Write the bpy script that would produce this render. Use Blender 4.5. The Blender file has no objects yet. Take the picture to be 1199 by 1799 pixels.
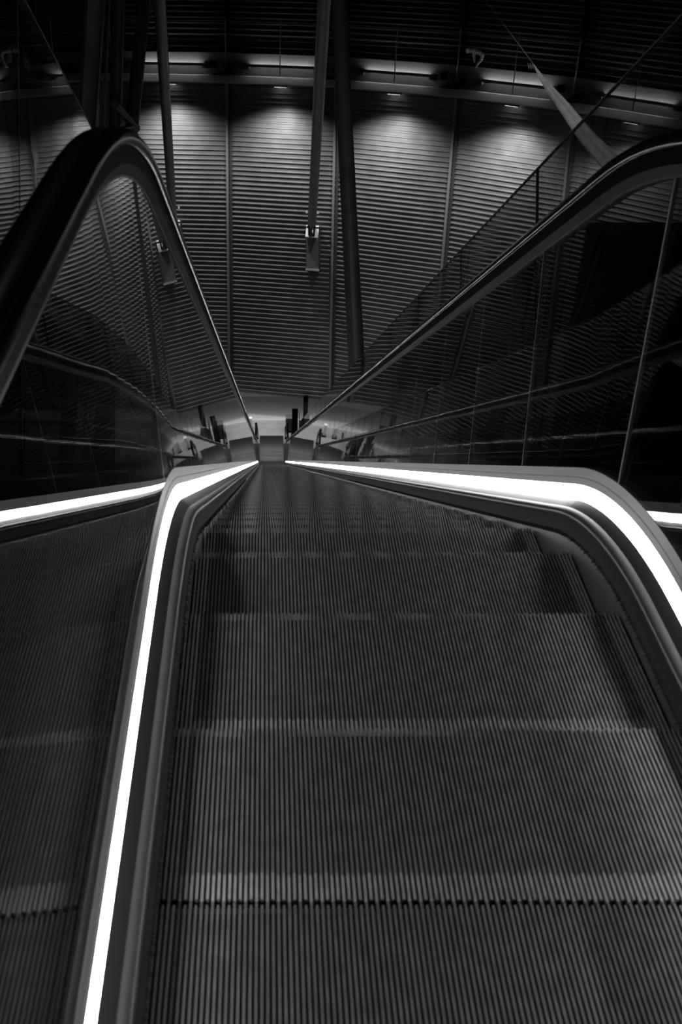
import bpy, math, random
from mathutils import Vector, Matrix

# ------------------------------------------------------------------ camera, world, exposure
F = 1850.0                      # focal length in px of the 1199x1799 frame
PITCH = math.atan(1195.0 / F)   # downward
XC = 464.0                      # column of the optical axis (the frame is shifted)
CX, CZ = -0.3198, 1.488
sc = bpy.context.scene
cam_d = bpy.data.cameras.new('camera')
cam = bpy.data.objects.new('camera', cam_d)
sc.collection.objects.link(cam)
cam.location = (CX, 0, CZ)
cam.rotation_euler = (math.pi / 2 - PITCH, 0, 0)
cam_d.sensor_fit = 'VERTICAL'
cam_d.sensor_height = 36.0
cam_d.sensor_width = 24.0
cam_d.lens = 36.0 * F / 1799.0
cam_d.shift_x = (599.5 - XC) / 1799.0
cam_d.clip_start = 0.02
cam_d.clip_end = 300
cam_d.dof.use_dof = True
cam_d.dof.focus_distance = 9.0
cam_d.dof.aperture_fstop = 6.5
sc.camera = cam

world = bpy.data.worlds.new('world')
sc.world = world
world.use_nodes = True
bg = world.node_tree.nodes['Background']
bg.inputs[0].default_value = (1, 1, 1, 1)
bg.inputs[1].default_value = 0.0012
sc.view_settings.view_transform = 'Standard'
sc.view_settings.look = 'None'
sc.view_settings.gamma = 1.0
sc.view_settings.exposure = 0.0

LED_POWER = 17.0
WALL_SPOT = 560.0
LOW_WASH = 85.0
HALL_FILL = 110.0

# ------------------------------------------------------------------ helpers
def ray(px, py):
    """world direction of a pixel, with unit depth along the optical axis"""
    r, dn = (px - XC) / F, (py - 900.0) / F
    c, s = math.cos(PITCH), math.sin(PITCH)
    return Vector((r, c - dn * s, -s - dn * c))
def at(px, py, D):
    return Vector((CX, 0, CZ)) + ray(px, py) * D
def proj(P):
    v = Vector(P) - Vector((CX, 0, CZ))
    c, s = math.cos(PITCH), math.sin(PITCH)
    D = v.y * c - v.z * s
    dn = -v.z * c - v.y * s
    return XC + F * v.x / D, 900 + F * dn / D, D

def grey(v):
    return (v, v, v, 1)
def mat(name, base, metallic=0.0, rough=0.5, emit=0.0, noise=0.0, nscale=8.0, bump=0.0, bscale=40.0, stretch=(1, 1, 1)):
    m = bpy.data.materials.new(name)
    m.use_nodes = True
    nt = m.node_tree
    b = nt.nodes['Principled BSDF']
    b.inputs['Base Color'].default_value = grey(base)
    b.inputs['Metallic'].default_value = metallic
    b.inputs['Roughness'].default_value = rough
    if emit:
        b.inputs['Emission Color'].default_value = (1, 1, 1, 1)
        b.inputs['Emission Strength'].default_value = emit
    if noise or bump:
        tc = nt.nodes.new('ShaderNodeTexCoord')
        mp = nt.nodes.new('ShaderNodeMapping')
        mp.inputs['Scale'].default_value = stretch
        nt.links.new(tc.outputs['Object'], mp.inputs['Vector'])
    if noise:
        n = nt.nodes.new('ShaderNodeTexNoise')
        n.inputs['Scale'].default_value = nscale
        n.inputs['Detail'].default_value = 4
        r = nt.nodes.new('ShaderNodeMapRange')
        r.inputs['From Min'].default_value = 0.3
        r.inputs['From Max'].default_value = 0.7
        r.inputs['To Min'].default_value = base * (1 - noise)
        r.inputs['To Max'].default_value = base * (1 + noise)
        nt.links.new(mp.outputs[0], n.inputs['Vector'])
        nt.links.new(n.outputs['Fac'], r.inputs['Value'])
        nt.links.new(r.outputs[0], b.inputs['Base Color'])
    if bump:
        n2 = nt.nodes.new('ShaderNodeTexNoise')
        n2.inputs['Scale'].default_value = bscale
        n2.inputs['Detail'].default_value = 3
        bp = nt.nodes.new('ShaderNodeBump')
        bp.inputs['Strength'].default_value = bump
        bp.inputs['Distance'].default_value = 0.01
        nt.links.new(mp.outputs[0], n2.inputs['Vector'])
        nt.links.new(n2.outputs['Fac'], bp.inputs['Height'])
        nt.links.new(bp.outputs[0], b.inputs['Normal'])
    return m

def glass_mat(name, tint, wobble, wscale, gloss=1.0):
    m = bpy.data.materials.new(name)
    m.use_nodes = True
    nt = m.node_tree
    nt.nodes.clear()
    out = nt.nodes.new('ShaderNodeOutputMaterial')
    mix = nt.nodes.new('ShaderNodeMixShader')
    tr = nt.nodes.new('ShaderNodeBsdfTransparent')
    tr.inputs[0].default_value = grey(tint)
    gl = nt.nodes.new('ShaderNodeBsdfGlossy')
    gl.inputs['Color'].default_value = grey(gloss)
    gl.inputs['Roughness'].default_value = 0.0
    fr = nt.nodes.new('ShaderNodeFresnel')
    fr.inputs['IOR'].default_value = 1.52
    # leaving the pane: same reflectance as entering it
    geo = nt.nodes.new('ShaderNodeNewGeometry')
    ior = nt.nodes.new('ShaderNodeMapRange')
    ior.inputs['To Min'].default_value = 1.52
    ior.inputs['To Max'].default_value = 1 / 1.52
    nt.links.new(geo.outputs['Backfacing'], ior.inputs['Value'])
    nt.links.new(ior.outputs[0], fr.inputs['IOR'])
    tc = nt.nodes.new('ShaderNodeTexCoord')
    n = nt.nodes.new('ShaderNodeTexNoise')
    n.inputs['Scale'].default_value = wscale
    n.inputs['Detail'].default_value = 1
    bp = nt.nodes.new('ShaderNodeBump')
    bp.inputs['Strength'].default_value = wobble
    bp.inputs['Distance'].default_value = 0.01
    nt.links.new(tc.outputs['Object'], n.inputs['Vector'])
    nt.links.new(n.outputs['Fac'], bp.inputs['Height'])
    nt.links.new(bp.outputs[0], gl.inputs['Normal'])
    nt.links.new(fr.outputs[0], mix.inputs[0])
    nt.links.new(tr.outputs[0], mix.inputs[1])
    nt.links.new(gl.outputs[0], mix.inputs[2])
    nt.links.new(mix.outputs[0], out.inputs[0])
    return m

class MB:
    def __init__(self):
        self.v, self.f, self.m = [], [], []
    def add(self, vs, fs, mi=0):
        o = len(self.v)
        self.v += [tuple(p) for p in vs]
        self.f += [tuple(i + o for i in f) for f in fs]
        self.m += [mi] * len(fs)
    def box(self, a, b, mi=0):
        (x0, y0, z0), (x1, y1, z1) = a, b
        vs = [(x0,y0,z0),(x1,y0,z0),(x1,y1,z0),(x0,y1,z0),(x0,y0,z1),(x1,y0,z1),(x1,y1,z1),(x0,y1,z1)]
        self.add(vs, [(0,3,2,1),(4,5,6,7),(0,1,5,4),(1,2,6,5),(2,3,7,6),(3,0,4,7)], mi)
    def obox(self, c, ax, ay, az, mi=0):
        """oriented box: centre, three half-extent vectors"""
        c = Vector(c)
        vs = []
        for k in (-1, 1):
            for (i, j) in ((-1,-1),(1,-1),(1,1),(-1,1)):
                vs.append(c + ax * i + ay * j + az * k)
        self.add(vs, [(0,3,2,1),(4,5,6,7),(0,1,5,4),(1,2,6,5),(2,3,7,6),(3,0,4,7)], mi)
    def tube(self, a, b, r0, r1=None, n=16, mi=0, cap=True):
        a, b = Vector(a), Vector(b)
        r1 = r0 if r1 is None else r1
        d = (b - a).normalized()
        u = d.orthogonal().normalized()
        w = d.cross(u)
        vs = []
        for (p, r) in ((a, r0), (b, r1)):
            for i in range(n):
                t = 2 * math.pi * i / n
                vs.append(p + (u * math.cos(t) + w * math.sin(t)) * r)
        fs = [(i, (i + 1) % n, n + (i + 1) % n, n + i) for i in range(n)]
        if cap:
            fs += [tuple(range(n))[::-1], tuple(range(n, 2 * n))]
        self.add(vs, fs, mi)
    def sweep(self, rings, closed=False, cap=True, mi=0):
        n = len(rings[0])
        vs = [p for r in rings for p in r]
        fs = []
        for k in range(len(rings) - 1):
            for i in range(n if closed else n - 1):
                j = (i + 1) % n
                fs.append((k*n+i, k*n+j, (k+1)*n+j, (k+1)*n+i))
        if cap and closed:
            fs += [tuple(range(n))[::-1], tuple(range((len(rings)-1)*n, len(rings)*n))]
        self.add(vs, fs, mi)
    def build(self, name, mats, parent=None, smooth=False, kind=None, label=None):
        me = bpy.data.meshes.new(name)
        me.from_pydata(self.v, [], self.f)
        if not isinstance(mats, (list, tuple)):
            mats = [mats]
        for m in mats:
            me.materials.append(m)
        for p, mi in zip(me.polygons, self.m):
            p.material_index = mi
            p.use_smooth = smooth
        me.update()
        import bmesh
        bm = bmesh.new(); bm.from_mesh(me)
        bmesh.ops.recalc_face_normals(bm, faces=bm.faces)
        bm.to_mesh(me); bm.free()
        if smooth:
            try: me.set_sharp_from_angle(angle=math.radians(50))
            except Exception: pass
        o = bpy.data.objects.new(name, me)
        sc.collection.objects.link(o)
        if parent: o.parent = parent
        if kind: o['kind'] = kind
        if label: o['label'] = label
        return o

def tag(o, label, cat, group=None, kind=None):
    o['label'] = label; o['category'] = cat
    if group: o['group'] = group
    if kind: o['kind'] = kind
    return o
def empty(name, loc, label, cat, group=None):
    o = bpy.data.objects.new(name, None)
    sc.collection.objects.link(o)
    o.location = loc
    o.empty_display_size = 0.2
    return tag(o, label, cat, group)
def reparent(parent):
    """children are built in world coordinates: undo the parent's offset"""
    for c in parent.children:
        if not c.get('_d'):
            c.location = c.location - parent.location
            c['_d'] = 1
def finish(parent):
    for c in parent.children:
        c.location = Vector(c.location) - Vector(parent.location)

# ------------------------------------------------------------------ escalator path (side view)
T30 = math.tan(math.radians(30)); S30 = 0.5; C30 = math.cos(math.radians(30))
DI = 2.16                 # where the level and the inclined nosing lines meet
RT, RB = 1.35, 2.6        # top and bottom bend radii
ZB = -20.05               # lower landing
DB = DI - ZB / T30        # lower meeting point
Y_START, Y_END = -1.3, 38.5
A0 = DI - RT * math.tan(math.radians(15)); A1 = A0 + RT * S30
B0 = DB - RB * math.tan(math.radians(15)) * C30
L1 = A0 - Y_START
L2 = RT * math.radians(30)
zA1 = -RT * (1 - C30)
inc_end_y = DB - RB * math.tan(math.radians(15)) * C30
inc_end_z = -(inc_end_y - DI) * T30
L3 = (inc_end_y - A1) / C30
L4 = RB * math.radians(30)
B1 = DB + RB * math.tan(math.radians(15))
L5 = Y_END - B1
S1 = L1; S2 = S1 + L2; S3 = S2 + L3; S4 = S3 + L4; S5 = S4 + L5
def path(s):
    """s -> y, z, angle below horizontal"""
    if s <= S1: return Y_START + s, 0.0, 0.0
    if s <= S2:
        a = (s - S1) / RT
        return A0 + RT * math.sin(a), -RT * (1 - math.cos(a)), a
    if s <= S3:
        t = s - S2
        return A1 + t * C30, zA1 - t * S30, math.radians(30)
    if s <= S4:
        a = math.radians(30) - (s - S3) / RB
        return B1 - RB * math.sin(a), ZB + RB * (1 - math.cos(a)), a
    return B1 + (s - S4), ZB, 0.0
RS = 2.3                  # the steps run round a wider bend than the balustrade
def step_path(t):
    """arc length from y = 0 -> y, z of a nosing"""
    a0 = DI - RS * math.tan(math.radians(15))
    l2 = RS * math.radians(30)
    if t <= a0: return t, 0.0
    if t <= a0 + l2:
        a = (t - a0) / RS
        return a0 + RS * math.sin(a), -RS * (1 - math.cos(a))
    y1 = a0 + RS * S30; z1 = -RS * (1 - C30)
    u = t - a0 - l2
    l3 = (inc_end_y - y1) / C30
    if u <= l3: return y1 + u * C30, z1 - u * S30
    u -= l3
    if u <= L4:
        a = math.radians(30) - u / RB
        return B1 - RB * math.sin(a), ZB + RB * (1 - math.cos(a))
    return B1 + u - L4, ZB
def s_of_y(y):
    lo, hi = 0.0, S5
    for _ in range(60):
        m = (lo + hi) / 2
        if path(m)[0] < y: lo = m
        else: hi = m
    return lo
def pt(s, X, e):
    y, z, a = path(s)
    return Vector((X, y + math.sin(a) * e, z + math.cos(a) * e))
def stations(s0, s1):
    st = {s0, s1}
    for (a, b, n) in ((S1, S2, 14), (S3, S4, 14)):
        for i in range(n + 1):
            s = a + (b - a) * i / n
            if s0 < s < s1: st.add(s)
    return sorted(st)
def sweep_profile(mb, prof, s0=0.0, s1=None, closed=True, mi=0):
    s1 = S5 if s1 is None else s1
    mb.sweep([[pt(s, X, e) for (X, e) in prof] for s in stations(s0, s1)], closed, True, mi)

# ------------------------------------------------------------------ materials
M = {}
M['step'] = mat('step_aluminium', 0.21, 0.5, 0.38, noise=0.25, nscale=30)
M['step_mark'] = mat('step_marking_paint', 0.31, 0.1, 0.5, noise=0.2, nscale=40)
M['step_base'] = mat('step_groove_metal', 0.05, 0.4, 0.6)
M['upper'] = mat('satin_panel', 0.24, 0.2, 0.4)
M['steel'] = mat('brushed_steel', 0.08, 0.9, 0.30, noise=0.12, nscale=3, stretch=(1, .1, 1))
M['skirt'] = mat('skirt_steel', 0.16, 0.8, 0.45, noise=0.15, nscale=4)
M['mould'] = mat('moulding_aluminium', 0.11, 0.8, 0.42)
M['brush'] = mat('black_bristle', 0.012, 0, 0.9)
M['rubber'] = mat('black_rubber', 0.006, 0, 0.16)
M['black'] = mat('black_metal', 0.006, 0.1, 0.55)
M['alu'] = mat('aluminium_edge', 0.2, 0.7, 0.45)
M['led'] = mat('led_diffuser', 0.8, 0, 0.5, emit=LED_POWER)
M['glass'] = glass_mat('balustrade_glass', 0.60, 0.02, 3.5)
M['guard'] = glass_mat('guard_glass', 0.80, 0.04, 5.0)
M['ledge'] = mat('pale_ledge_paint', 0.65, 0.0, 0.5)
M['joint'] = mat('glass_edge_joint', 0.35, 0.0, 0.3)
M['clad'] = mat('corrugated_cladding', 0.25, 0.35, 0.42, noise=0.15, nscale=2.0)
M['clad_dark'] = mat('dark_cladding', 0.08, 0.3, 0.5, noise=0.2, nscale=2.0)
M['seam'] = mat('seam_trim', 0.36, 0.4, 0.4)
M['dark'] = mat('dark_painted_steel', 0.06, 0.1, 0.45)
M['pole'] = mat('grey_painted_pole', 0.20, 0.1, 0.4, noise=0.2, nscale=1.5)
M['bracket'] = mat('pale_bracket_paint', 0.85, 0.1, 0.5)
M['conc'] = mat('grey_plaster', 0.42, 0, 0.7, noise=0.05, nscale=1)
M['white'] = mat('white_plinth', 0.6, 0, 0.6)
M['floor'] = mat('polished_floor', 0.33, 0, 0.25, noise=0.1, nscale=1.2)
M['cloth'] = mat('grey_cloth', 0.75, 0, 0.85, noise=0.15, nscale=6, bump=0.4, bscale=12)
M['rope'] = mat('pale_rope', 0.35, 0, 0.8)
M['lamp'] = mat('lamp_tube', 0.8, 0, 0.5, emit=20.0)
M['lens'] = mat('downlight_lens', 0.8, 0, 0.5, emit=3.0)
M['black'].node_tree.nodes['Principled BSDF'].inputs['Specular IOR Level'].default_value = 0.08
M['rubber'].node_tree.nodes['Principled BSDF'].inputs['Specular IOR Level'].default_value = 0.22
M['fascia'] = mat('fascia_paint', 0.20, 0.1, 0.5)
M['black_void'] = mat('unlit_ceiling', 0.02, 0, 0.9)

# ------------------------------------------------------------------ hall setting
# corrugated curved wall: facets between vertical seams, leaning back towards the top
def solve_x(P, phi, z, target):
    """walk from P along heading phi (right and towards the camera) at height z until column = target"""
    d = Vector((math.cos(phi), -math.sin(phi), 0))
    lo, hi = 0.0, 12.0
    for _ in range(60):
        m = (lo + hi) / 2
        if proj(P + d * m)[0] < target: lo = m
        else: hi = m
    return P + d * lo
def on_distance(px, py, y):
    r = ray(px, py)
    return Vector((CX, 0, CZ)) + r * (y / r.y)
b1 = on_distance(405.5, 688, 41.2)
t1 = on_distance(401, 141, 44.2)
ZWB, ZWT = b1.z, t1.z
PH = [math.radians(a) for a in (11.5, 22, 32)]
bots, tops = [b1], [t1]
for ph, xb, xt in zip(PH, (582, 757, 945), (593, 806, 1012)):
    bots.append(solve_x(bots[-1], ph, ZWB, xb))
    tops.append(solve_x(tops[-1], ph, ZWT, xt))
a = 42
for _ in range(5):
    d = Vector((math.cos(math.radians(a)), -math.sin(math.radians(a)), 0))
    bots.append(bots[-1] + d * 4.1); tops.append(tops[-1] + d * 4.6)
    a += 10
for ang in (5, -4, -14, -24, -34):
    d = Vector((math.cos(math.radians(ang)), -math.sin(math.radians(ang)), 0))
    bots.insert(0, bots[0] - d * 4.1); tops.insert(0, tops[0] - d * 4.55)
NP = len(bots) - 1

wall = MB(); upper = MB()
NCOR = 68
for k in range(NP):
    B0_, B1_, T0_, T1_ = bots[k], bots[k+1], tops[k], tops[k+1]
    u = (B1_ - B0_).normalized()
    n = Vector((0, 0, 1)).cross(u); n.normalize()
    if n.y > 0: n = -n
    def P(v, off):
        return (B0_ + (T0_ - B0_) * v + n * off, B1_ + (T1_ - B1_) * v + n * off)
    rings = []
    for i in range(NCOR):
        for (fv, off) in ((0.0, 0.0), (0.68, 0.010), (0.74, 0.052), (0.88, 0.052)):
            a_, b_ = P((i + fv) / NCOR, off)
            rings.append([a_, b_])
    rings.append(list(P(1.0, 0.0)))
    wall.sweep(rings, False, False)
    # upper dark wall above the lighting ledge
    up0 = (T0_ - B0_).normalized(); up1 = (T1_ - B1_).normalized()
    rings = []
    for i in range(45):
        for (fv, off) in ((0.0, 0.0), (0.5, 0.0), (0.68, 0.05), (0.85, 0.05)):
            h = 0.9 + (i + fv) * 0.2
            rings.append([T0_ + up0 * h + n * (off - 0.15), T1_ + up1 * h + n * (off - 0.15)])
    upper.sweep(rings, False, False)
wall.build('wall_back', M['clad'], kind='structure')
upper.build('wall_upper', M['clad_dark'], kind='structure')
# seams
tn = 1
for k in range(1, NP):
    s = MB()
    c = (bots[k] + tops[k]) / 2
    up = (tops[k] - bots[k])
    uu = (bots[k+1] - bots[k-1]).normalized()
    nn = Vector((0, 0, 1)).cross(uu)
    if nn.y > 0: nn = -nn
    s.obox(c + nn * 0.05 - uu * 0.05, uu * 0.045, nn * 0.06, up / 2)
    s.obox(c + nn * 0.02 + uu * 0.09, uu * 0.05, nn * 0.05, up / 2, 1)
    s.build('trim_%d' % tn, [M['seam'], M['dark']], kind='structure'); tn += 1
    s = MB()
    upn = up.normalized()
    s.obox(tops[k] + upn * 5.2 + nn * -0.05, uu * 0.08, nn * 0.07, upn * 4.2)
    s.build('trim_%d' % tn, M['black'], kind='structure'); tn += 1

# lighting ledge round the wall: lip, soffit, fascia
lip = MB(); fas = MB()
def ledge_pt(k, off, dz):
    if k == 0: uu = (tops[1] - tops[0])
    elif k == NP: uu = (tops[NP] - tops[NP-1])
    else: uu = tops[k+1] - tops[k-1]
    uu = uu.normalized()
    nn = Vector((0, 0, 1)).cross(uu)
    if nn.y > 0: nn = -nn
    return tops[k] + nn * off + Vector((0, 0, dz))
def ledge(mb, prof, mi=0):
    mb.sweep([[ledge_pt(k, o, z) for (o, z) in prof] for k in range(NP + 1)], True, True, mi)
ledge(lip, [(0.36, 0.0), (0.64, 0.0), (0.64, 0.03), (0.42, 0.25), (0.36, 0.25)])
lip.build('trim_%d' % tn, M['ledge'], kind='structure'); tn += 1
sof = MB()
ledge(sof, [(-0.2, 0.06), (0.44, 0.02), (0.44, 0.06), (-0.2, 0.12)])
ledge(sof, [(-0.35, 0.06), (-0.2, 0.06), (-0.2, 0.62), (-0.35, 0.62)])
sof.build('trim_%d' % tn, M['dark'], kind='structure'); tn += 1
ledge(fas, [(-0.10, 0.58), (0.02, 0.58), (-0.12, 0.98), (-0.22, 0.98)])
fas.build('trim_%d' % tn, M['fascia'], kind='structure'); tn += 1

# plastered band under the corrugated wall, plinth, floors
zf = ZB
low = MB()
low.box((-16, 42.6, zf), (16, 42.9, ZWB + 0.5))
low.build('wall_low', M['conc'], kind='structure')
w = MB(); w.box((-16, 40.35, zf), (16, 42.6, zf + 0.20)); w.build('baseboard_back', M['white'], kind='structure')
for sx, nm in ((-1, 'wall_left'), (1, 'wall_right')):
    w = MB(); w.box((sx * 18.0, -6, zf), (sx * 18.3, 42, 9)); w.build(nm, M['black_void'], kind='structure')
w = MB(); w.box((-18, -6, zf - 0.3), (18, 44, zf)); w.build('floor', M['floor'], kind='structure')
w = MB(); w.box((-18, -6, -0.35), (18, -0.62, -0.0)); w.build('floor_upper', M['floor'], kind='structure')
w = MB(); w.box((-18, -6.3, zf), (18, -6, 9)); w.build('wall_front', M['black_void'], kind='structure')
w = MB(); w.box((-18.3, -6.3, 9), (18.3, 52, 9.3)); w.build('ceiling', M['black_void'], kind='structure')

# ------------------------------------------------------------------ escalator
esc = empty('escalator', (0, 0, 0), 'long descending escalator with ribbed metal steps, glass balustrades and glowing white light strips', 'escalator')

# --- step
def step_mesh(full=True):
    mb = MB()
    NR = 110; pitch = 1.0 / NR; rw = pitch * 0.46
    dep = 0.405
    for i in range(NR):
        x0 = -0.5 + pitch * (i + 0.25); x1 = x0 + rw
        front = 0.0 if i % 2 == 0 else -0.004
        back = -dep + (0.003 if i % 2 == 0 else 0.008)
        edge = i < 4 or i >= NR - 4
        segs = [(back, back + 0.052, 1), (back + 0.052, front, 1 if edge else 0)]
        for (ya, yb, mi) in segs:
            mb.add([(x0, ya, -0.011), (x1, ya, -0.011), (x1, yb, -0.011), (x0, yb, -0.011),
                    (x0, ya, 0), (x1, ya, 0), (x1, yb, 0), (x0, yb, 0)],
                   [(4,5,6,7),(0,1,5,4),(1,2,6,5),(2,3,7,6),(3,0,4,7)], mi)
        # riser rib: nosing curving back underneath
        pr = [(front, 0.0), (front - 0.001, -0.012), (front - 0.012, -0.07), (-0.035, -0.14), (-0.062, -0.21)]
        mb.sweep([[(x0, y, z), (x1, y, z)] for (y, z) in pr], False, False, 0)
        mb.sweep([[(x0, y, z), (x0, y - 0.012, z)] for (y, z) in pr], False, False, 0)
        mb.sweep([[(x1, y, z), (x1, y - 0.012, z)] for (y, z) in pr], False, False, 0)
    mb.box((-0.498, -dep + 0.012, -0.03), (0.498, -0.012, -0.011), 2)
    pr = [(-0.012, -0.011), (-0.024, -0.07), (-0.047, -0.14), (-0.074, -0.21)]
    mb.sweep([[(-0.498, y, z), (0.498, y, z)] for (y, z) in pr], False, False, 2)
    return mb
smats = [M['step'], M['step_mark'], M['step_base']]
k0 = -4
spots = []
k = k0
while True:
    y, z = step_path(1.112 + 0.405 * k)
    if y > Y_END - 0.4: break
    spots.append((y, z)); k += 1
proto = step_mesh().build('step', smats, esc)
NVIS = 98
for i, (y, z) in enumerate(spots[:NVIS]):
    o = proto if i == 0 else proto.copy()
    if i: sc.collection.objects.link(o)
    o.parent = esc
    o.location = (0, y, z)
rest = MB(); pm = proto.data
for (y, z) in spots[NVIS:]:
    off = len(rest.v)
    rest.v += [(v.co.x, v.co.y + y, v.co.z + z) for v in pm.vertices]
    rest.f += [tuple(i + off for i in p.vertices) for p in pm.polygons]
    rest.m += [p.material_index for p in pm.polygons]
if rest.v:
    rest.build('step_run', smats, esc, kind='stuff')

LEAN = math.radians(5.2)
def gx(e):                      # glass centre plane, leaning outwards
    return 0.5735 + math.tan(LEAN) * (e - 0.185)
EG0, EG1 = 0.165, 0.945
for sd in (-1, 1):
    m = MB(); sweep_profile(m, [(sd*0.5035, -0.30), (sd*0.5035, 0.001), (sd*0.510, 0.010), (sd*0.510, -0.30)])
    m.build('skirt_panel', M['skirt'], esc)
    # brush: a body with a ragged fringe of bristle tufts
    m = MB(); sweep_profile(m, [(sd*0.498, 0.006), (sd*0.5034, 0.002), (sd*0.528, 0.040), (sd*0.528, 0.054), (sd*0.514, 0.053), (sd*0.503, 0.034)])
    random.seed(5)
    s = S1 - 1.2
    while s < S1 + 8.0:
        e = 0.018; L = random.uniform(0.004, 0.014)
        a_ = pt(s, sd*0.501, e); b_ = pt(s + 0.004, sd*0.501, e)
        c_ = pt(s + 0.002 + random.uniform(-.003, .003), sd*(0.501 - L), e - 0.012)
        d_ = pt(s + 0.002, sd*0.501, e - 0.006)
        m.add([a_, b_, c_, d_], [(0,1,2),(1,3,2),(3,0,2)])
        s += 0.006
    m.build('brush_guard', M['brush'], esc)
    m = MB()
    prof = [(sd*0.528, 0.052), (sd*0.511, 0.053), (sd*0.506, 0.058), (sd*0.506, 0.065), (sd*0.511, 0.072), (sd*0.521, 0.0755), (sd*0.528, 0.0775)]
    sweep_profile(m, prof)
    m.build('edge_moulding', M['mould'], esc, smooth=True)
    m = MB(); sweep_profile(m, [(sd*0.529, 0.04), (sd*0.528, 0.0775), (sd*0.553, 0.097), (sd*0.562, 0.09), (sd*0.54, 0.04)])
    m.build('lower_deck', M['steel'], esc)
    m = MB(); sweep_profile(m, [(sd*0.5530, 0.098), (sd*0.5605, 0.138), (sd*0.566, 0.137), (sd*0.560, 0.096)], 0.0, S3 + 0.2)
    m.build('light_strip', M['led'], esc, label='glowing white light strip')
    m = MB(); sweep_profile(m, [(sd*0.561, 0.139), (sd*0.5635, 0.158), (sd*0.5645, 0.160), (sd*0.5675, 0.186), (sd*0.612, 0.186), (sd*0.612, 0.13), (sd*0.57, 0.13)])
    m.build('upper_deck', M['upper'], esc)
    # outer deck and side cladding of the truss
    m = MB(); sweep_profile(m, [(sd*0.612, 0.02), (sd*0.612, 0.172), (sd*1.10, 0.150), (sd*1.15, 0.150), (sd*1.15, -0.95), (sd*1.13, -0.95), (sd*1.12, 0.02)])
    m.build('outer_cladding', M['dark'], esc)
    # glass panels with pale joints; joints stand square to the slope
    ys = [-1.25, -0.20, 2.20]
    ss = [s_of_y(y) for y in ys]
    while ss[-1] + 0.95 < S5 - 0.3: ss.append(ss[-1] + 0.95)
    ss.append(S5)
    for a_, b_ in zip(ss[:-1], ss[1:]):
        m = MB()
        g = 0.003
        prof = [(sd*(gx(EG0) - .005), EG0), (sd*(gx(EG0) + .005), EG0), (sd*(gx(EG1) + .005), EG1), (sd*(gx(EG1) - .005), EG1)]
        m.sweep([[pt(s, X, e) for (X, e) in prof] for s in stations(a_ + g, b_ - g)], True, True, 0)
        gp = m.build('glass_panel', M['glass'], esc)
        if b_ < S5:
            m = MB()
            m.sweep([[pt(q, X, e) for (X, e) in ((sd*(gx(.18) - .0052), .18), (sd*(gx(.18) + .0052), .18), (sd*(gx(.935) + .0052), .935), (sd*(gx(.935) - .0052), .935))] for q in (b_ - .0015, b_ + .0015)], True, True, 0)
            m.build('edge_joint', M['joint'], gp)
    # handrail track and rubber handrail, wrapping round both newels
    def rail_line():
        L = []
        top = 1.0; bot = 0.30; r = (top - bot) / 2
        y0, z0, _ = path(0.0)
        for i in range(13, 0, -1):
            t = math.pi * i / 13
            e = 0.65 + r * math.cos(t)
            L.append((y0 - r * math.sin(t), z0 + e, e, -math.sin(t), math.cos(t)))
        for s in stations(0.0, S5):
            y, z, a = path(s)
            L.append((y + math.sin(a) * top, z + math.cos(a) * top, top, math.sin(a), math.cos(a)))
        y1, z1, _ = path(S5)
        for i in range(1, 14):
            t = math.pi * i / 13
            e = 0.65 + r * math.cos(t)
            L.append((y1 + r * math.sin(t), z1 + e, e, math.sin(t), math.cos(t)))
        return L
    RL = rail_line()
    def rail(prof, name, m_, smooth=True, label=None):
        mb = MB()
        rings = []
        for (y, z, e, ny, nz) in RL:
            rings.append([Vector((sd * (gx(e) + px), y + ny * pe, z + nz * pe)) for (px, pe) in prof])
        mb.sweep(rings, True, True)
        mb.build(name, m_, esc, smooth, label=label)
    C = []
    W = 0.041
    for (px, pe) in ((-W+.012, -.016), (-W+.003, -.012), (-W, -.002), (-W+.002, .008), (-W+.010, .017), (-.018, .021), (0, .022), (.018, .021), (W-.010, .017), (W-.002, .008), (W, -.002), (W-.003, -.012), (W-.012, -.016), (W-.014, -.008), (0, -.004), (-W+.014, -.008)):
        C.append((px, pe))
    rail(C, 'handrail', M['rubber'])
    rail([(-.024, -.010), (.024, -.010), (.026, -.055), (.014, -.078), (-.014, -.078), (-.026, -.055)], 'handrail_track', M['black'], False)
    rail([(-.013, -.074), (.013, -.074), (.013, -.084), (-.013, -.084)], 'track_lip', M['alu'], False)
# comb plates
m = MB(); m.box((-0.5, -1.3, -0.02), (0.5, spots[0][0] - 0.41, 0.004)); m.build('comb_plate', M['steel'], esc)
m = MB(); m.box((-0.5, spots[-1][0] + 0.005, ZB - 0.02), (0.5, 39.3, ZB + 0.006)); m.build('comb_plate', M['steel'], esc)

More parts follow.
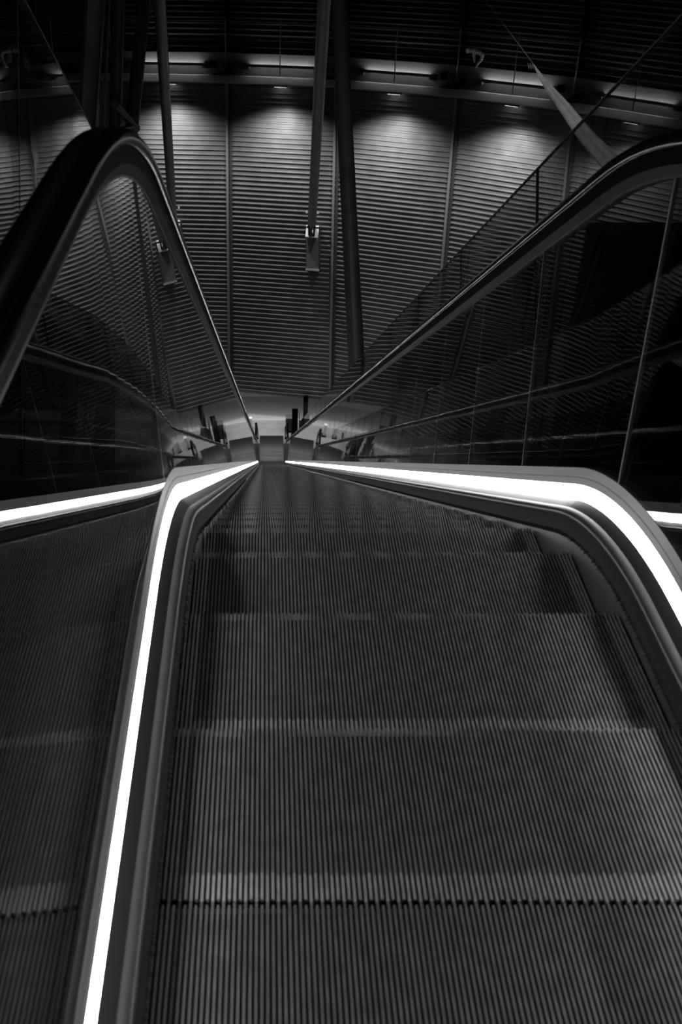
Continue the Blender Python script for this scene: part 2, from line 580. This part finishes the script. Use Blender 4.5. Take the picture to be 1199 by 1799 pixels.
# ------------------------------------------------------------------ tall glass guards each side
def guard(sd, label):
    X = sd * 1.12
    s0, s1 = s_of_y(-0.9), S5 - 0.2
    y0, z0, _ = path(s0)
    root = empty('glass_guard', (X, y0, z0 + 0.15), label, 'glass screen', 'glass screens flanking the escalator')
    ss = [s0]
    nxt = s_of_y(2.9) - 2.15
    while nxt < s1 - 1.0:
        if nxt > ss[-1] + .5: ss.append(nxt)
        nxt += 2.15
    ss.append(s1)
    top = 1.73
    for a_, b_ in zip(ss[:-1], ss[1:]):
        mb = MB()
        prof = [(X - .006, .155), (X + .006, .155), (X + .006, top), (X - .006, top)]
        mb.sweep([[pt(s, x, e) for (x, e) in prof] for s in stations(a_ + .004, b_ - .004)], True, True)
        gp = mb.build('glass_panel', M['guard'], root)
        if b_ < s1:
            mb = MB()
            mb.sweep([[pt(q, x, e) for (x, e) in ((X - .007, .155), (X + .007, .155), (X + .007, top), (X - .007, top))] for q in (b_ - .004, b_ + .004)], True, True)
            mb.build('edge_joint', M['dark'], gp)
    mb = MB(); sweep_profile(mb, [(X - .0075, top), (X + .0075, top), (X + .0075, top + .006), (X - .0075, top + .006)], s0, s1)
    mb.build('top_cap', M['dark'], root)
    finish(root)
guard(-1, 'tall glass screen along the left side of the escalator')
guard(1, 'tall glass screen along the right side of the escalator, in front of the banner')

# ------------------------------------------------------------------ slanted struts
def strut(name, pts, r, label, n=20):
    p0, p1 = pts
    root = empty(name, p1, label, 'strut', 'slanted tubular struts')
    mb = MB(); mb.tube(p0, p1, r, r, n)
    o = mb.build('tube', M['pole'], root, smooth=True)
    return root
def wall_point(px, py, off=0.0):
    """point on the corrugated wall seen at a pixel"""
    r = ray(px, py); o = Vector((CX, 0, CZ))
    for k in range(NP):
        a_, b_, c_ = bots[k], bots[k+1], tops[k]
        n = (b_ - a_).cross(c_ - a_).normalized()
        if n.y > 0: n = -n
        den = r.dot(n)
        if abs(den) < 1e-6: continue
        t = (a_ - o).dot(n) / den
        if t <= 0: continue
        P = o + r * t
        u = (b_ - a_)
        q = (P - a_).dot(u) / u.length_squared
        h = (P.z - ZWB) / (ZWT - ZWB)
        # seam lines taper, compare against both ends
        left = a_ + (c_ - a_) * h; right = b_ + (tops[k+1] - b_) * h
        q = (P - left).dot(right - left) / (right - left).length_squared
        if -0.001 <= q <= 1.001:
            return P + n * off, (right - left).normalized(), n
    return None
def bracket(px0, py0, px1, py1, label):
    """pale plate with a clevis standing off the wall, strut pinned to its top"""
    c, u, n = wall_point((px0 + px1) / 2, (py0 + py1) / 2)
    a_, _, _ = wall_point((px0 + px1) / 2, py1)
    b_, _, _ = wall_point((px0 + px1) / 2, py0)
    hw = (px1 - px0) / 2 * proj(c)[2] / F
    h = (b_ - a_).length / 2
    root = empty('wall_bracket', tuple(a_), label, 'bracket', 'strut brackets on the corrugated wall')
    up = (b_ - a_).normalized()
    mb = MB(); mb.obox(c + n * 0.22, u * hw, n * 0.2, up * h * 0.98); mb.build('housing', M['dark'], root)
    mb = MB(); mb.obox(c + n * 0.43 - up * h * 0.12, u * hw * 0.92, n * 0.012, up * h * 0.85); mb.build('face_plate', M['clad'], root)
    mb = MB(); mb.obox(c + n * 0.44 - up * h * 0.97, u * hw, n * 0.05, up * 0.035)
    mb.build('sill', M['white'], root)
    t1_ = (up * 0.8 - n * 0.6).normalized(); t2_ = (n * 0.8 + up * 0.6).normalized()
    mb = MB(); mb.obox(b_ + n * 0.47 - up * 0.2, u * hw * 0.92, t2_ * 0.03, t1_ * 0.27)
    for sd in (-1, 1):
        mb.obox(b_ + n * 0.47 + u * hw * 0.8 * sd + up * 0.55, u * hw * 0.12, n * 0.05, up * 0.05)
    mb.build('pin_plate', M['bracket'], root)
    mb = MB()
    for sd in (-1, 1):
        mb.obox(b_ + n * 0.6 + u * hw * 0.36 * sd - up * 0.12, u * hw * 0.1, n * 0.14, up * 0.22)
    mb.build('clevis', M['black'], root)
    mb = MB(); mb.tube(b_ + n * 0.66 - u * hw * 0.6, b_ + n * 0.66 + u * hw * 0.6, 0.05, n=10); mb.build('pin', M['black'], root)
    finish(root)
    return b_ + n * 0.64 - up * 0.1
pin2 = bracket(540, 397, 564, 474, 'pale strut bracket in the middle of the corrugated wall')
pin1 = bracket(298, 388, 320, 452, 'pale strut bracket on the wall just right of the left handrail')
apex2 = at(583, -60, 23.0)
apex1 = at(268, -60, 27.0)
def extend(a_, b_, zt):
    d = b_ - a_
    return a_ + d * ((zt - a_.z) / d.z)
def strut_pair(apex, foot, pin, dx, label):
    root = empty('strut_pair', tuple(foot), label, 'strut', 'V-shaped pairs of tubular struts')
    r = 0.165
    for (a_, b_, endlen) in ((apex + Vector((dx, 0, 0)), foot, 0), (apex - Vector((dx, 0, 0)), pin, 0.9)):
        d = b_ - a_; dn = d.normalized()
        mb = MB(); mb.tube(a_, b_ - dn * endlen, r, r, 24); o = mb.build('strut', M['pole'], root, smooth=True)
        if endlen:
            mb = MB(); mb.tube(b_ - dn * endlen, b_ - dn * endlen * 0.35, r, r * 0.35, 24)
            mb.tube(b_ - dn * endlen * 0.4, b_, r * 0.3, r * 0.3, 12); mb.build('end_cone', M['dark'], o, smooth=True)
    mb = MB(); mb.tube(foot, foot + Vector((0, 0, 0.05)), r * 2.2, n=24); mb.build('base_plate', M['dark'], root)
    mb = MB(); mb.tube(apex - Vector((0.3, 0, 0)), apex + Vector((0.3, 0, 0)), 0.22, n=20); mb.build('head_node', M['dark'], root)
    finish(root)
strut_pair(apex2, extend(apex2, at(622, 680, 21.0), ZB), pin2, 0.12, 'centre pair of slanted struts, one ending at a wall bracket, one behind the right screen')
strut_pair(apex1, extend(apex1, at(228, 330, 25.0), ZB), pin1, -0.12, 'pair of slanted struts at the upper left, standing over the left handrail')

# ------------------------------------------------------------------ steel columns on the left
def column_between(name, x0a, x0b, x1a, x1b, D, mat_, label, depth=0.35, kind='plain'):
    """columns x0a..x0b at y=0 and x1a..x1b at y=400"""
    top = (at((x0a + x0b) / 2, 0, D), (x0b - x0a) / 2 * D / F)
    bot = at((x1a + x1b) / 2, 400, D * 1.0)
    hw = top[1]
    d = bot - top[0]
    # keep it in a plane of constant distance from the viewer
    a_ = top[0] - d * 0.6
    bz = ZB
    yv = top[0].y
    c_top = Vector((top[0].x, yv, 8.9))
    # position at lower end
    r = ray((x1a + x1b) / 2, 400); bpt = Vector((CX, 0, CZ)) + r * (yv / r.y)
    slope = (bpt - top[0]) / (bpt.z - top[0].z)
    c_top = top[0] + slope * (8.9 - top[0].z)
    c_bot = top[0] + slope * (ZB - top[0].z)
    root = empty(name, tuple(c_bot), label, 'column')
    ax = (c_top - c_bot) / 2
    mid = (c_top + c_bot) / 2
    X = Vector((1, 0, 0)); Y = Vector((0, 1, 0))
    if kind == 'plain':
        mb = MB()
        mb.obox(mid, X * hw, Y * 0.015, ax)
        mb.build('web', mat_, root)
        for sd in (-1, 1):
            mb = MB(); mb.obox(mid + X * hw * sd, X * 0.02, Y * depth / 2, ax); mb.build('flange', M['dark'], root)
    elif kind == 'lattice':
        for sd in (-1, 1):
            mb = MB(); mb.obox(mid + X * hw * 0.85 * sd, X * 0.02, Y * 0.03, ax); mb.build('chord', mat_, root)
        mb = MB()
        n = 70
        for i in range(n):
            p = c_bot + (c_top - c_bot) * (i / n); p2 = c_bot + (c_top - c_bot) * ((i + 1) / n)
            sd = 1 if i % 2 else -1
            mb.tube(p + X * hw * 0.8 * sd, p2 - X * hw * 0.8 * sd, 0.016, n=6)
        mb.build('lacing', mat_, root)
    else:
        mb = MB(); mb.tube(c_bot, c_top, hw, hw, 24); mb.build('shaft', mat_, root, smooth=True)
        mb = MB(); mb.tube(c_bot, c_bot + slope * 0.05 * 0 + Vector((0, 0, 0.06)), hw * 1.7, hw * 1.7, 24); mb.build('base_plate', M['dark'], root)
    finish(root)
    return c_bot, c_top
column_between('steel_column', 153, 183, 128, 158, 22.5, M['pole'], 'wide grey steel column at the upper left, left of the lattice')
column_between('lattice_column', 180, 194, 160, 178, 22.8, M['pole'], 'narrow lattice column between two solid columns', kind='lattice')
column_between('round_column', 197, 220, 188, 206, 22.2, M['dark'], 'dark round column left of the first pair of struts', kind='round')
column_between('steel_column', 60, 64, 50, 54, 26, M['dark'], 'thin dark steel post at the far upper left', kind='round')
# short brace from the dark column towards the strut
root = empty('brace', tuple(at(206, 190, 22.3)), 'short dark diagonal brace right of the round column', 'brace')
mb = MB(); mb.tube(at(202, 184, 22.3), at(240, 226, 24.0), 0.09, n=12); mb.build('tube', M['dark'], root, smooth=True)
mb = MB(); mb.tube(at(203, 232, 22.3), at(240, 218, 24.0), 0.06, n=12); mb.build('tie', M['dark'], root, smooth=True)
finish(root)

a_ = at(1056, 420, 30.0)  # black box added so the view through the right glass stays dark
root = empty('dark_box', (a_.x, a_.y, ZB), 'big black box added to darken the view through the right balustrade glass', 'dark box')
mb = MB(); mb.box((a_.x, a_.y, ZB), (a_.x + 4.6, a_.y + 1.5, a_.z)); mb.build('cladding', M['black_void'], root)
for i in range(4):
    x_ = a_.x + 0.05 + i * 1.35
    mb = MB(); mb.box((x_ - .03, a_.y - .03, ZB), (x_ + .03, a_.y, a_.z)); mb.build('cover_strip', M['dark'], root)
finish(root)

# ------------------------------------------------------------------ ledge lamps: wall washers and linear lights
for k in range(NP):
    if k < 4 or k > 8: continue
    a_, b_ = tops[k], tops[k+1]
    u = (b_ - a_).normalized(); n = Vector((0, 0, 1)).cross(u)
    if n.y > 0: n = -n
    mid = (a_ + b_) / 2
    dn = (bots[k] + bots[k+1]) / 2 - mid; dn.normalize()
    nm = {4: 'behind the left pair of struts', 5: 'between the two pairs of struts', 6: 'right of the middle struts', 7: 'left of the banner', 8: 'seen through the right screen'}
    tx = proj(mid)[0]
    # which panel in the picture
    place = 'outside the frame'
    if 205 < tx < 400: place = 'above the panel crossed by the left struts'
    elif 400 < tx < 590: place = 'above the panel left of the centre strut'
    elif 590 < tx < 800: place = 'above the panel right of the centre strut'
    elif 800 < tx < 1005: place = 'above the panel behind the banner rope'
    elif 1005 < tx < 1199: place = 'above the panel seen through the right screen'
    elif tx < 205: place = 'at the left end of the wall, hidden by columns'
    else: place = 'at the right end of the wall'
    root = empty('linear_light', tuple(mid + n * 0.12 + Vector((0, 0, 0.55))), 'long uplight in the wall ledge ' + place, 'light', 'linear lights in the wall ledge')
    mb = MB(); mb.tube(mid + n * 0.16 - u * 1.22 + Vector((0, 0, 0.60)), mid + n * 0.16 + u * 1.22 + Vector((0, 0, 0.60)), 0.02, n=8)
    mb.build('tube', M['lamp'], root)
    mb = MB()
    for sd in (-1, 1):
        mb.obox(mid + n * 0.14 + u * 1.42 * sd + Vector((0, 0, 0.55)), u * 0.14, n * 0.1, Vector((0, 0, 0.09)))
    mb.obox(mid + n * 0.24 + Vector((0, 0, 0.61)), u * 1.28, n * 0.015, Vector((0, 0, 0.05)))
    mb.build('housing', M['dark'], root)
    finish(root)
    p = mid + n * 0.34 + Vector((0, 0, -0.06))
    root = empty('wall_washer', tuple(p), 'small downlight under the ledge ' + place, 'light', 'downlights under the wall ledge')
    mb = MB(); mb.obox(p, u * 0.28, n * 0.08, Vector((0, 0, 0.05))); mb.build('housing', M['dark'], root)
    mb = MB(); mb.obox(p - Vector((0, 0, 0.055)), u * 0.24, n * 0.05, Vector((0, 0, 0.006))); mb.build('lens', M['lens'], root)
    finish(root)
    ld = bpy.data.lights.new('washer_beam', 'SPOT')
    ld.energy = WALL_SPOT; ld.spot_size = math.radians(128); ld.spot_blend = 1.0; ld.shadow_soft_size = 0.12
    lo = bpy.data.objects.new('washer_beam', ld); sc.collection.objects.link(lo)
    lo.location = p + n * 1.6 - Vector((0, 0, 0.45))
    tgt = mid + dn * 4.2
    lo.rotation_euler = (tgt - lo.location).to_track_quat('-Z', 'Y').to_euler()
    # knee brackets that carry the ledge
for k in range(2, NP):
    a_ = tops[k]
    uu = (tops[min(k+1, NP)] - tops[k-1]).normalized(); nn = Vector((0, 0, 1)).cross(uu)
    if nn.y > 0: nn = -nn
    tx = proj(a_)[0]
    mb = MB()
    mb.obox(a_ + nn * 0.3 + uu * 0.1 + Vector((0, 0, 0.40)), uu * 0.07 + nn * 0.0, nn * 0.42, Vector((0, 0, 0.10)))
    mb.obox(a_ + nn * 0.55 - uu * 0.15 + Vector((0, 0, 0.33)), uu * 0.28, nn * 0.05, Vector((0, 0, 0.05)) + uu * 0.1)
    mb.obox(a_ + nn * 0.2 - uu * 0.55 + Vector((0, 0, 0.62)), uu * 0.10, nn * 0.12, Vector((0, 0, 0.12)))
    o = mb.build('ledge_bracket', M['black'])
    tag(o, 'dark steel bracket holding the lighting ledge at a seam of the wall', 'bracket', 'ledge brackets at the wall seams')

# catwalk railing on the ledge
root = empty('catwalk_railing', tuple(tops[2]), 'thin dark wire railing above the lighting ledge', 'railing')
mb = MB()
for k in range(2, NP):
    for hh in (1.3, 1.75, 2.2):
        mb.tube(ledge_pt(k, 0.45, hh), ledge_pt(k+1, 0.45, hh), 0.014, n=6)
mb.build('wire', M['pole'], root)
for k in range(2, NP):
    for t in (0.0, 0.5):
        p = ledge_pt(k, 0.45, 0.3).lerp(ledge_pt(k+1, 0.45, 0.3), t)
        mb = MB(); mb.tube(p, p + Vector((0, 0, 2.0)), 0.022, n=8); mb.build('post', M['pole'], root)
finish(root)

# ------------------------------------------------------------------ banner hung from a rope, rag on the railing
Dn = proj(wall_point(1040, 250)[0])[2] - 6.0
tip = at(937, 112, Dn)
left = [(937,112),(943,128),(950,145),(970,175),(987,200),(1010,237),(1025,257),(1050,287),(1075,317),(1090,335)]
right = [(938,112),(950,128),(965,145),(998,178),(1016,199),(1032,220),(1050,240),(1080,265),(1100,285),(1112,300)]
mb = MB()
rows = []
NCOL = 9
random.seed(3)
for i, (l, r) in enumerate(zip(left, right)):
    row = []
    for j in range(NCOL):
        t = j / (NCOL - 1)
        x = l[0] + (r[0] - l[0]) * t; y = l[1] + (r[1] - l[1]) * t
        w_ = math.hypot(r[0] - l[0], r[1] - l[1]) / 40
        dz = 0.10 * math.sin(j * 1.9 + i * 0.35) * min(1, w_)
        row.append(at(x, y, Dn + dz * 0.6))
    rows.append(row)
mb.sweep(rows, False, False)
# give the cloth a thickness
o = mb.build('banner', M['cloth'], smooth=True)
md = o.modifiers.new('thickness', 'SOLIDIFY'); md.thickness = 0.006
md = o.modifiers.new('smooth', 'SUBSURF'); md.levels = 2; md.render_levels = 2
tag(o, 'long pale crumpled cloth banner hanging from a rope at the upper right', 'banner')
mb = MB(); mb.tube(tip, at(838, -20, Dn - 0.5), 0.012, n=6)
for t in range(5):
    a_ = at(928 + t * 2, 111 + (t % 2) * 10, Dn)
    mb.tube(a_, at(930 + t * 2, 113 + ((t + 1) % 2) * 9, Dn), 0.010, n=6)
o = mb.build('rope', M['rope']); tag(o, 'thin rope running up from the tip of the pale banner', 'rope')
mb = MB()
random.seed(8)
base = [(822,90),(832,88),(842,92),(848,98),(846,106),(840,112),(836,120)]
for i in range(len(base) - 1):
    D_ = 38.0
    mb.tube(at(*base[i], D_ + random.uniform(-.1, .1)), at(*base[i+1], D_ + random.uniform(-.1, .1)), 0.09 - 0.008 * i, 0.08 - 0.01 * i, n=8)
mb.tube(at(833, 90, 38), at(834, 110, 38.05), 0.07, 0.03, n=8)
o = mb.build('rag', M['cloth'], smooth=True); tag(o, 'crumpled rag caught on the catwalk railing left of the rope', 'rag')

# ------------------------------------------------------------------ things at the foot of the escalator
def stand(name, px0, px1, py0, py1, y, mat_, label, cat, depth=0.25):
    a_ = on_distance(px0, py1, y); b_ = on_distance(px1, py0, y)
    root = empty(name, (a_.x, y, ZB), label, cat)
    mb = MB(); mb.box((a_.x, y, ZB + 0.05), (b_.x, y + depth, b_.z)); mb.build('body', mat_, root)
    mb = MB(); mb.box((a_.x - .03, y - .03, ZB), (b_.x + .03, y + depth + .03, ZB + 0.06)); mb.build('base', M['black'], root)
    finish(root)
stand('cabinet', 502, 521, 736, 775, 39.6, M['dark'], 'low dark cabinet at the foot of the escalator, on the right', 'cabinet', 0.4)
stand('sign_stand', 513, 524, 720, 770, 39.3, M['black'], 'narrow black upright sign stand in front of the low dark cabinet', 'sign stand', 0.1)
stand('post', 533, 542, 698, 735, 40.3, M['black'], 'tall black post against the pale wall at the foot of the escalator', 'post', 0.2)
stand('storage_box', 438, 443, 736, 752, 39.8, M['white'], 'small white box beside the left newel at the foot of the escalator', 'box', 0.2)

# added area light without a fixture, brightens the lower wall and floor
ld = bpy.data.lights.new('lower_hall_fill', 'AREA'); ld.shape = 'RECTANGLE'; ld.size = 14; ld.size_y = 0.5; ld.energy = LOW_WASH
lo = bpy.data.objects.new('lower_hall_fill', ld); sc.collection.objects.link(lo)
lo.location = (0, 39.7, ZWB - 0.05); lo.rotation_euler = (math.radians(5), 0, 0)
# added fill lamps out of view under the roof; lenses glint on the handrail
for (x, y) in ((-1.5, 2.0), (3.5, 5.0), (-3.0, 13.0), (4.5, 14.0)):
    root = empty('hall_fill_lamp', (x, y, 8.2), 'round fill lamp added high under the hall roof, above the frame', 'lamp', 'added fill lamps under the hall roof')
    mb = MB(); mb.tube((x, y, 8.2), (x, y, 8.5), 0.16, 0.10, 20); mb.build('shade', M['black'], root, smooth=True)
    mb = MB(); mb.tube((x, y, 8.17), (x, y, 8.199), 0.13, 0.13, 20); mb.build('lens', M['lens'], root)
    mb = MB(); mb.tube((x, y, 8.5), (x, y, 9.0), 0.012, n=8); mb.build('cord', M['black'], root)
    finish(root)
    ld = bpy.data.lights.new('hall_fill_beam', 'SPOT'); ld.energy = HALL_FILL * (2.6 if x == -3.0 else 1.0); ld.spot_size = math.radians(150); ld.spot_blend = 1.0; ld.shadow_soft_size = 0.12
    lo = bpy.data.objects.new('hall_fill_beam', ld); sc.collection.objects.link(lo); lo.location = (x, y, 8.1)

# unseen spotlight added above the frame to brighten the banner
q_ = at(1020, 220, Dn)
sp = Vector((q_.x - 3.0, q_.y - 9.0, 8.0))
root = empty('spotlight', tuple(sp), 'small spotlight added under the hall roof to brighten the banner, above the frame', 'spotlight')
dr = (q_ - sp).normalized()
mb = MB(); mb.tube(sp - dr * 0.3, sp, 0.07, 0.10, 20); mb.build('can', M['black'], root, smooth=True)
mb = MB(); mb.tube(sp - dr * 0.15, Vector((sp.x, sp.y, 9.0)), 0.015, n=8); mb.build('arm', M['black'], root)
finish(root)
ld = bpy.data.lights.new('banner_fill_beam', 'SPOT'); ld.energy = 1500; ld.spot_size = math.radians(26); ld.spot_blend = 0.6; ld.shadow_soft_size = 0.08
lo = bpy.data.objects.new('banner_fill_beam', ld); sc.collection.objects.link(lo); lo.location = sp + dr * 0.05
lo.rotation_euler = dr.to_track_quat('-Z', 'Y').to_euler()
